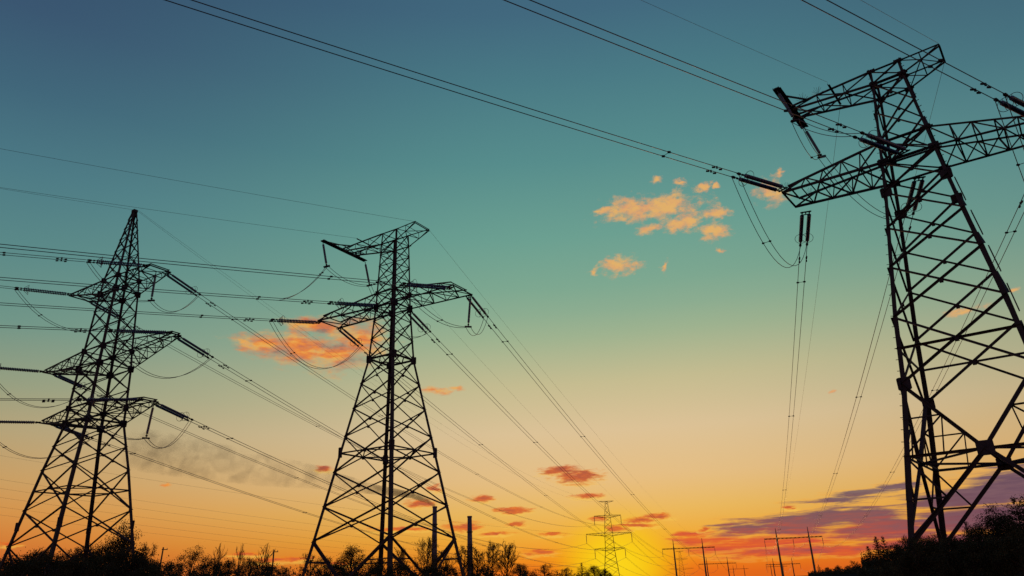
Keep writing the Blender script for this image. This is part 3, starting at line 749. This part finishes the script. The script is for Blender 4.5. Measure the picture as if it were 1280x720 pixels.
# another line far behind, crossing low in the sky at the left
FL = 'distant wires low in the left sky'
for k, (y0, y1) in enumerate(((577, 668), (608, 690), (620, 697), (632, 704), (645, 709), (656, 713))):
    A = at(-120, y0-28, 230+k*6); B = at(745, y1+2, 420+k*5)
    f, d, L = span(A, B, 3.0)
    wire(f, 0, L, ('highest' if k == 0 else 'lowest' if k == 5 else ['', 'second', 'third', 'fourth', 'fifth'][k]) + ' of the six faint far wires crossing the orange sky at left', r=.024, n=40, name='distant_wire', grp=FL)

# ------------------------------------------------------------------ chimneys and smoke
for (px, py, lab) in ((543.5, 633, 'slim tall chimney behind the right legs of the middle pylon, giving off smoke'), (587, 645, 'slim shorter chimney right of the middle pylon, without smoke')):
    p = at(px, py, 650); z0 = ground_z(p.x, 650)
    r = empty('factory_chimney', (p.x, 650, z0), lab, 'chimney', 'factory chimneys behind the middle pylon'); H = p.z-z0
    b = MB(); b.lathe([(0, 2.9), (H*.5, 2.3), (H-1.4, 1.85)], 'Z', 20); b.build('shaft', M['stack'], r, True)
    b = MB(); b.lathe([(H-1.4, 1.86), (H-1.35, 2.12), (H-.3, 2.12), (H, 2.0)], 'Z', 20); b.build('rim', M['stack'], r)
    for zz in (H*.45, H*.8):
        b = MB(); b.lathe([(zz-.9, 2.2), (zz-.85, 2.7), (zz-.2, 2.72), (zz-.18, 2.2)], 'Z', 20); b.build('service_platform', M['steel'], r)
c0 = at(543.5, 632, 650)
pts = [c0+Vector((0, 0, -.3)), c0+Vector((-5, 0, 3.2)), at(515, 619, 650), at(470, 612, 648), at(425, 603, 646), at(380, 594, 644), at(330, 588, 642), at(270, 577, 640), at(215, 568, 638), at(165, 560, 636)]
rad = [1.4, 2.0, 2.8, 4.4, 7.5, 11.5, 14, 17, 19, 19]
b = MB(); n = 14; Pn = []
for i in range(len(pts)-1):
    for t in (0, .5): Pn.append((pts[i].lerp(pts[i+1], t), rad[i]+(rad[i+1]-rad[i])*t))
Pn.append((pts[-1], rad[-1]))
for i, (p, r_) in enumerate(Pn):
    d = (Pn[min(i+1, len(Pn)-1)][0]-Pn[max(i-1, 0)][0]).normalized(); u, v = MB.axes(d)
    for k in range(n): b.v.append(tuple(p+(u*math.cos(2*math.pi*k/n)+v*math.sin(2*math.pi*k/n))*r_))
for i in range(len(Pn)-1):
    for k in range(n): b.f.append((i*n+k, i*n+(k+1) % n, (i+1)*n+(k+1) % n, (i+1)*n+k))
b.f.append(tuple(range(n-1, -1, -1))); b.f.append(tuple((len(Pn)-1)*n+k for k in range(n)))
sm = bpy.data.materials.new('chimney_smoke'); sm.use_nodes = True; t = sm.node_tree; t.nodes.clear(); q = G(t)
pv = t.nodes.new('ShaderNodeVolumePrincipled'); om = t.nodes.new('ShaderNodeOutputMaterial'); t.links.new(pv.outputs[0], om.inputs['Volume'])
tcn = t.nodes.new('ShaderNodeTexCoord'); sx = t.nodes.new('ShaderNodeSeparateXYZ'); t.links.new(tcn.outputs['Object'], sx.inputs[0])
nn = q.noise(tcn.outputs['Object'], .075, 5.0, .62, .6)
age = q.smooth(sx.outputs[0], pts[-1].x+10, c0.x, 0.02, 1.0)      # denser near the mouth of the chimney
dens = q.m('MULTIPLY', q.smooth(q.m('ADD', nn, q.m('MULTIPLY', q.m('POWER', age, 6.0), .16)), .42, .70), q.m('ADD', q.m('MULTIPLY', q.m('POWER', age, 7.0), .30), q.m('MULTIPLY', q.m('SUBTRACT', 1.0, q.m('MULTIPLY', age, age)), .028)))
t.links.new(dens, pv.inputs['Density']); pv.inputs['Color'].default_value = (.40, .33, .28, 1); pv.inputs['Anisotropy'].default_value = .2
tag(b.build('smoke', sm), 'thin brown smoke drifting left from the taller chimney', 'smoke', kind='stuff')

# ------------------------------------------------------------------ trees
rng = np.random.default_rng(11)
def leaf_cards(b, cen, n, spread, size, flat=1.0):
    for _ in range(n):
        p = Vector(cen)+Vector(rng.normal(0, 1, 3)*spread)
        a = Vector(rng.normal(0, 1, 3)); a.normalize(); c_ = Vector(rng.normal(0, 1, 3)); c_ = (c_-a*c_.dot(a)).normalized()
        s_ = size*rng.uniform(.6, 1.4); o = len(b.v)
        b.v += [tuple(p-a*s_), tuple(p+c_*s_*.45*flat), tuple(p+a*s_), tuple(p-c_*s_*.45*flat)]; b.f.append((o, o+1, o+2, o+3))
def grow(bt, bc, p, d, L, r, lev, maxlev, tips, spread, up, kids):
    n = 4 if lev == 0 else 3; pts = [Vector(p)]; dd = Vector(d)
    for i in range(n):
        dd = (dd+Vector(rng.normal(0, .05+.05*lev, 3))+UP*up*.12).normalized(); pts.append(pts[-1]+dd*L/n)
    (bt if lev < 2 else bc).tube(pts, r, 5 if lev < 2 else 3, r*.45 if lev < maxlev else r*.3, False)
    if lev == maxlev: tips.append(pts[-1]); return
    for k in range(kids[lev]):
        q = (.14 if lev == 0 else .2)+(.84 if lev == 0 else .78)*(k+rng.uniform(.2, .8))/kids[lev]
        s_ = min(int(q*n), n-1); base_ = pts[s_].lerp(pts[s_+1], q*n-s_)
        a = rng.uniform(0, 2*math.pi) if lev else k*2.4+rng.uniform(-.4, .4)
        u, v = MB.axes(dd); side = u*math.cos(a)+v*math.sin(a)
        nd = (dd*(1-spread)+side*spread*rng.uniform(.7, 1.3)+UP*up*.25).normalized()
        grow(bt, bc, base_, nd, L*rng.uniform(.38, .58)*(1.25-.85*q if lev == 0 else 1), max(r*.52*(1.1-.4*q), .0042), lev+1, maxlev, tips, spread, up, kids)
def mk_bare(spread, up, kids, buds, r=.02, leafsize=.010):
    bt, bc, tips = MB(), MB(), []
    grow(bt, bc, (0, 0, -.03), (0, 0, 1), .86, r, 0, 3, tips, spread, up, kids)
    for tp in tips:
        if buds: leaf_cards(bc, tp, buds, .016, leafsize)
    return bt.mesh('trunk', M['bark']), bc.mesh('crown', M['bud'])
def mk_leafy(nl, w_, lift, n, size, m):
    bt, bc, tips = MB(), MB(), []
    bt.tube([(0, 0, -.03), (.01, .01, .35), (-.01, .0, .75)], .028, 6, .008)
    for k in range(nl):
        a = k*2.4+rng.uniform(-.3, .3); h = lift+(1-lift)*((k+.5)/nl)**.8; rr = w_*math.sin(math.pi*min(.96, .18+.82*(h-lift)/(1-lift)))*rng.uniform(.55, 1.1)
        tip = Vector((math.cos(a)*rr, math.sin(a)*rr, min(h, .97)))
        bt.tube([(0, 0, max(.1, h-.28)), tip*.5+Vector((0, 0, h*.5-.08)), tip], .010, 4, .003)
        for q in range(3):
            cc = tip+Vector(rng.normal(0, 1, 3))*.06
            leaf_cards(bc, cc, n, (.055, .055, .042), size)
    return bt.mesh('trunk', M['bark']), bc.mesh('crown', m)
def mk_pine(w_, whorls, lift, droop, n):
    bt, bc = MB(), MB()
    bt.tube([(0, 0, -.03), (.005, 0, .5), (0, 0, .98)], .022, 6, .005)
    for k in range(whorls):
        q = k/(whorls-1); h = lift+(1.0-lift)*q; L = w_*((1-q)**.75*.95+.06)*rng.uniform(.75, 1.2); nb = 6 if q < .8 else 4
        for j in range(nb):
            a = 2*math.pi*j/nb+k*1.1+rng.uniform(-.3, .3); LL = L*rng.uniform(.55, 1.15)
            d = Vector((math.cos(a), math.sin(a), 0)); p0 = Vector((0, 0, h)); p1 = p0+d*LL*.55+UP*(.04-droop*LL*.3); p2 = p0+d*LL+UP*(.07-droop*LL*.5)
            bt.tube([p0, p1, p2], .006, 3, .002)
            for s_ in np.linspace(.3, 1.05, max(3, int(LL*26))):
                leaf_cards(bc, p0.lerp(p2, s_)+UP*.01, n, (.014, .014, .012), .028, .35)
    leaf_cards(bc, (0, 0, .97), 14, (.008, .008, .02), .022, .3)
    return bt.mesh('trunk', M['bark']), bc.mesh('crown', M['needle'])
PROTO = dict(
    bare_tree=[mk_bare(.55, .35, (15, 8, 6), 1), mk_bare(.50, .45, (16, 8, 6), 1), mk_bare(.60, .3, (14, 8, 7), 2), mk_bare(.46, .5, (16, 8, 5), 1)],
    sapling=[mk_bare(.34, .5, (11, 5, 3), 0, .013), mk_bare(.30, .6, (10, 5, 3), 0, .013)],
    leafy_tree=[mk_leafy(24, .36, .30, 110, .0135, M['leaf']), mk_leafy(28, .42, .25, 100, .0135, M['leaf']), mk_leafy(22, .28, .3, 110, .013, M['leaf'])],
    shrub=[mk_leafy(22, .62, .12, 120, .018, M['leaf']), mk_leafy(24, .80, .10, 120, .018, M['leaf']), mk_leafy(20, .55, .15, 100, .018, M['bud'])],
    pine_tree=[mk_pine(.42, 11, .22, .25, 7), mk_pine(.32, 14, .18, .4, 7), mk_pine(.55, 9, .32, .1, 7), mk_leafy(15, .62, .22, 120, .013, M['needle'])],
)
CATS = dict(bare_tree='tree', sapling='tree', leafy_tree='tree', shrub='shrub', pine_tree='tree')
GRP = dict(bare_tree='bare trees along the horizon', sapling='thin bare saplings', leafy_tree='leafy trees along the horizon', shrub='bushes in front of the horizon', pine_tree='pines along the horizon')
def tree(kind, px, top, Y, label, v=0, wide=1.0):
    p = at(px, top, Y); z0 = ground_z(p.x, Y); H = p.z-z0
    P_ = PROTO[kind]; tr, cr_ = P_[v % len(P_)]
    r = empty(kind, (p.x, Y, z0), label, CATS[kind], GRP[kind], random.uniform(0, 6.28)); r.scale = (H*wide, H*wide, H)
    obj('trunk', tr, r); obj('crown', cr_, r)
TL = [
 # kind, px, top y, distance, variant, width, label
 ('shrub', 8, 703, 64, 0, 1.2, 'low dark bush at the left edge under the leftmost pylon'),
 ('bare_tree', 34, 688, 74, 2, 1.2, 'wispy bare shrub between the first two legs of the leftmost pylon'),
 ('bare_tree', 57, 683, 80, 0, 1.3, 'wispy twiggy tree just left of the second leg of the leftmost pylon'),
 ('shrub', 48, 696, 66, 1, 1.1, 'round dark bush at the foot of the second leg of the leftmost pylon'),
 ('leafy_tree', 78, 700, 70, 0, 1.2, 'low rounded tree right of the second leg of the leftmost pylon'),
 ('bare_tree', 97, 678, 84, 2, .9, 'twiggy tree rising between the two middle legs of the leftmost pylon'),
 ('shrub', 106, 692, 68, 0, 1.0, 'dark bush around the third leg of the leftmost pylon'),
 ('leafy_tree', 134, 684, 74, 1, 1.0, 'shorter leafy tree on the left flank of the tallest left tree'),
 ('leafy_tree', 156, 665, 76, 0, .85, 'tallest leafy tree of the left side, beside the right leg of the leftmost pylon'),
 ('bare_tree', 182, 677, 78, 2, .8, 'half bare tree leaning right of the leftmost pylon right leg'),
 ('shrub', 176, 703, 70, 1, 1.1, 'low bush under the half bare tree at the left'),
 ('shrub', 194, 706, 90, 0, 1.0, 'low bush at the foot of the left utility pole'),
 ('shrub', 214, 706, 96, 1, 1.0, 'low bush just right of the left utility pole'),
 ('pine_tree', 241, 690, 110, 3, 1.0, 'spreading dark pine standing alone right of the left utility pole'),
 ('shrub', 262, 705, 100, 0, 1.1, 'low bush right of the lone spreading pine'),
 ('sapling', 271, 682, 130, 0, .9, 'thin bare sapling nearest the lone spreading pine'),
 ('shrub', 284, 704, 104, 1, .9, 'dark bush between the two left bare saplings'),
 ('sapling', 301, 681, 132, 1, .8, 'thin bare sapling, second right of the lone spreading pine'),
 ('leafy_tree', 314, 702, 108, 1, 1.2, 'rounded low tree just left of the right utility pole'),
 ('sapling', 328, 682, 128, 0, 1.0, 'bare forked sapling just left of the right utility pole'),
 ('shrub', 335, 708, 96, 0, 1.1, 'low bush at the foot of the right utility pole'),
 ('bare_tree', 358, 706, 120, 2, 1.3, 'low twiggy bush right of the right utility pole'),
 ('bare_tree', 393, 690, 112, 2, 1.0, 'wispy bare tree right of the left foot of the middle pylon'),
 ('bare_tree', 410, 694, 108, 0, 1.1, 'second wispy bare tree right of the left foot of the middle pylon'),
 ('leafy_tree', 440, 688, 92, 1, 1.05, 'dense rounded dark tree between the left and middle legs of the middle pylon'),
 ('shrub', 421, 706, 76, 0, 1.1, 'low bush before the dense rounded tree under the middle pylon'),
 ('shrub', 474, 702, 80, 1, .9, 'low bush around the middle legs of the middle pylon'),
 ('bare_tree', 502, 684, 125, 1, .9, 'slender bare tree just right of the middle legs of the middle pylon'),
 ('bare_tree', 533, 668, 118, 0, .8, 'tall twiggy bare tree just left of the smoking chimney'),
 ('bare_tree', 556, 686, 124, 1, .9, 'twiggy tree between the smoking chimney and the right leg of the middle pylon'),
 ('bare_tree', 577, 677, 140, 2, .9, 'broad bare tree in front of the shorter chimney'),
 ('bare_tree', 597, 684, 142, 0, .9, 'smaller bare tree right of the shorter chimney'),
 ('bare_tree', 614, 676, 138, 1, .85, 'tall bare tree, first to the right of the shorter chimney group'),
 ('bare_tree', 632, 677, 140, 3, 1.0, 'narrow upright bare tree at the right end of the tall bare group'),
 ('shrub', 560, 709, 80, 1, 1.1, 'low bush at the right foot of the middle pylon'),
 ('shrub', 604, 711, 90, 0, 1.1, 'low bush under the tall bare trees right of the middle pylon'),
 ('leafy_tree', 650, 707, 130, 1, 1.5, 'low dark tree right of the narrow upright bare tree'),
 ('bare_tree', 679, 704, 150, 2, 1.4, 'short round bare bush midway between chimneys and far pylon'),
 ('bare_tree', 707, 709, 170, 0, 1.6, 'low twiggy bush just left of the spiky far pine'),
 ('pine_tree', 727, 706, 190, 0, 1.3, 'spiky dark far tree just left of the small far pylon'),
 ('leafy_tree', 742, 709, 200, 1, 1.5, 'low far tree touching the left side of the small far pylon'),
 ('leafy_tree', 756, 713, 210, 0, 1.6, 'lowest far tree at the foot of the small far pylon'),
 ('shrub', 24, 704, 45, 1, 1.0, 'dark bush before the left foot of the leftmost pylon'),
 ('shrub', 62, 700, 45, 0, 1.0, 'dark bush before the second foot of the leftmost pylon'),
 ('shrub', 92, 703, 44, 1, .9, 'dark bush before the gap between middle feet of the leftmost pylon'),
 ('shrub', 118, 699, 46, 0, 1.0, 'dark bush before the third foot of the leftmost pylon'),
 ('shrub', 150, 692, 48, 1, .9, 'taller dark bush left of the right foot of the leftmost pylon'),
 ('shrub', 172, 698, 48, 0, .9, 'dark bush before the right foot of the leftmost pylon'),
 ('shrub', 470, 709, 43, 0, 1.2, 'low bush before the near foot of the middle pylon'),
 ('shrub', 498, 708, 43, 1, 1.2, 'low bush right of the near foot of the middle pylon'),
 ('shrub', 538, 709, 44, 0, 1.2, 'low bush before the smoking chimney base'),
 # right side
 ('shrub', 1122, 689, 29, 0, .9, 'dark bush just left of the nearest pylon front foot'),
 ('shrub', 1143, 679, 28, 1, .8, 'dark bush covering the front foot of the nearest pylon'),
 ('shrub', 1166, 681, 28, 0, .9, 'dark bush right of the front foot of the nearest pylon'),
 ('shrub', 1186, 677, 29, 1, .8, 'dark bush covering the second foot of the nearest pylon'),
 ('shrub', 1210, 678, 28, 0, .9, 'dark bush under the left cross brace of the nearest pylon'),
 ('shrub', 1238, 676, 28, 1, .9, 'wide dark bush under the middle of the nearest pylon'),
 ('shrub', 1268, 672, 27, 0, .9, 'dark bush at the lower right corner'),
 ('leafy_tree', 1016, 714, 250, 0, 1.4, 'small far tree at the left end of the right hand hill'),
 ('pine_tree', 1023, 707, 255, 0, .9, 'small pointed far tree right of the right portal frame'),
 ('leafy_tree', 1034, 710, 250, 1, 1.4, 'small far round tree, second from the left on the right hand hill'),
 ('leafy_tree', 1047, 708, 245, 0, 1.5, 'small far tree midway on the low part of the right hand hill'),
 ('leafy_tree', 1060, 708, 240, 1, 1.4, 'small far tree at the right of the low part of the hill'),
 ('bare_tree', 1068, 700, 200, 2, 1.2, 'faint bare tree left of the pointed pine clump at right'),
 ('leafy_tree', 1072, 707, 180, 0, 1.4, 'low tree at the left foot of the pointed pine clump'),
 ('pine_tree', 1085, 686, 118, 1, 1.2, 'leftmost pointed pine of the right hand wood'),
 ('pine_tree', 1095, 675, 120, 1, 1.0, 'taller pointed pine, second of the right hand wood'),
 ('pine_tree', 1104, 675, 122, 0, .9, 'twin pointed pine, third of the right hand wood'),
 ('leafy_tree', 1119, 683, 116, 1, 1.1, 'rounded tree left of the near left leg of the nearest pylon'),
 ('bare_tree', 1129, 668, 112, 0, .55, 'small bare tree beside the left leg of the nearest pylon'),
 ('leafy_tree', 1139, 680, 106, 0, 1.1, 'dense tree behind the left leg of the nearest pylon'),
 ('leafy_tree', 1153, 674, 110, 1, 1.0, 'dense tree between the two left legs of the nearest pylon'),
 ('leafy_tree', 1170, 674, 108, 0, 1.0, 'dense tree behind the second leg of the nearest pylon'),
 ('leafy_tree', 1188, 675, 106, 1, 1.1, 'dense tree just right of the second leg of the nearest pylon'),
 ('pine_tree', 1208, 658, 104, 0, .8, 'shaggy pine right of the second leg of the nearest pylon'),
 ('leafy_tree', 1220, 660, 106, 1, .9, 'rounded tree behind the shaggy pine at right'),
 ('leafy_tree', 1241, 642, 104, 0, .85, 'tall rounded tree under the cross brace of the nearest pylon'),
 ('leafy_tree', 1256, 650, 102, 1, .9, 'slightly lower tree between the two tallest right hand trees'),
 ('pine_tree', 1268, 630, 103, 2, .75, 'tallest pine at the right edge of the picture'),
 ('leafy_tree', 1284, 632, 106, 0, .9, 'tall tree cut by the right edge of the picture'),
]
for k, px, top, Y, v, wd, lab in TL:   # kind, sight line, distance, variant, width, label
    if px > 1100 and Y > 90: wd *= 1.2
    tree(k, px, top, Y, lab, v, wd)

# undergrowth filling between the trunks: nobody could count it
def belt(name, spans, label, m, seed):
    b = MB(); r0 = np.random.default_rng(seed)
    for (px0, py0, Y0, px1, py1, Y1, n, depth) in spans:
        for k in range(n):
            t = r0.uniform(); p = at(px0+(px1-px0)*t, py0+(py1-py0)*t, Y0+(Y1-Y0)*t); y = p.y+r0.uniform(0, depth); x = p.x*(y/p.y)
            z0 = ground_z(x, y); H = (p.z-z0)*r0.uniform(.3, 1.0)*(1+.25*math.sin(x*.9)+.2*math.sin(x*2.3+1)); z = z0+H*r0.uniform(0, 1)**.8
            a = Vector(r0.normal(0, 1, 3)).normalized(); c_ = Vector(r0.normal(0, 1, 3)); c_ = (c_-a*c_.dot(a)).normalized(); s_ = .10*r0.uniform(.6, 1.5)*(y/70)**.5
            q = Vector((x, y, z)); o = len(b.v)
            b.v += [tuple(q-a*s_), tuple(q+c_*s_*.5), tuple(q+a*s_), tuple(q-c_*s_*.5)]; b.f.append((o, o+1, o+2, o+3))
    return tag(b.build(name, m), label, 'undergrowth', kind='stuff')
belt('undergrowth', [(-60, 700, 66, 190, 703, 72, 30000, 14), (180, 708, 84, 350, 709, 96, 16000, 16), (340, 712, 80, 560, 711, 84, 20000, 20), (540, 713, 90, 660, 713, 120, 11000, 22), (640, 714, 140, 765, 717, 210, 7000, 20)],
     'dark thicket along the foot of the left and middle pylons', M['leaf'], 3)
belt('wood_edge', [(1010, 716, 240, 1085, 706, 170, 8000, 20), (1075, 694, 116, 1200, 682, 106, 30000, 18), (1190, 680, 104, 1300, 652, 102, 40000, 18), (1075, 712, 112, 1300, 708, 100, 9000, 8), (1070, 708, 92, 1225, 705, 84, 9000, 12)],
     'dark shrubby edge of the wood under the right hand trees', M['needle'], 4)

# utility poles
for px, top, lab in ((202, 684, 'leaning left utility pole with a small crosspiece among low bushes'), (342.5, 687, 'plain right utility pole between the bare saplings and the middle pylon')):
    p = at(px, top, 125); z0 = ground_z(p.x, 125); H = p.z-z0
    r = empty('utility_pole', (p.x, 125, z0), lab, 'utility pole', 'utility poles behind the bushes'); r.rotation_euler = (0, R(2.0 if px < 300 else 0), .4)
    b = MB(); b.tube([(0, 0, -.4), (0, 0, H)], .17, 8, .11); b.build('pole', M['wood'], r)
    b = MB(); b.box((.25, 0, H-.35), .9, .1, .12); b.build('crosspiece', M['wood'], r)
    for x in (0.0, .6):
        b = MB(); b.lathe([(H-.28, .03), (H-.26, .06), (H-.12, .05), (H-.08, .02)], 'Z', 7, (x, 0, 0)); b.build('pin_insulator', M['porcelain'], r)
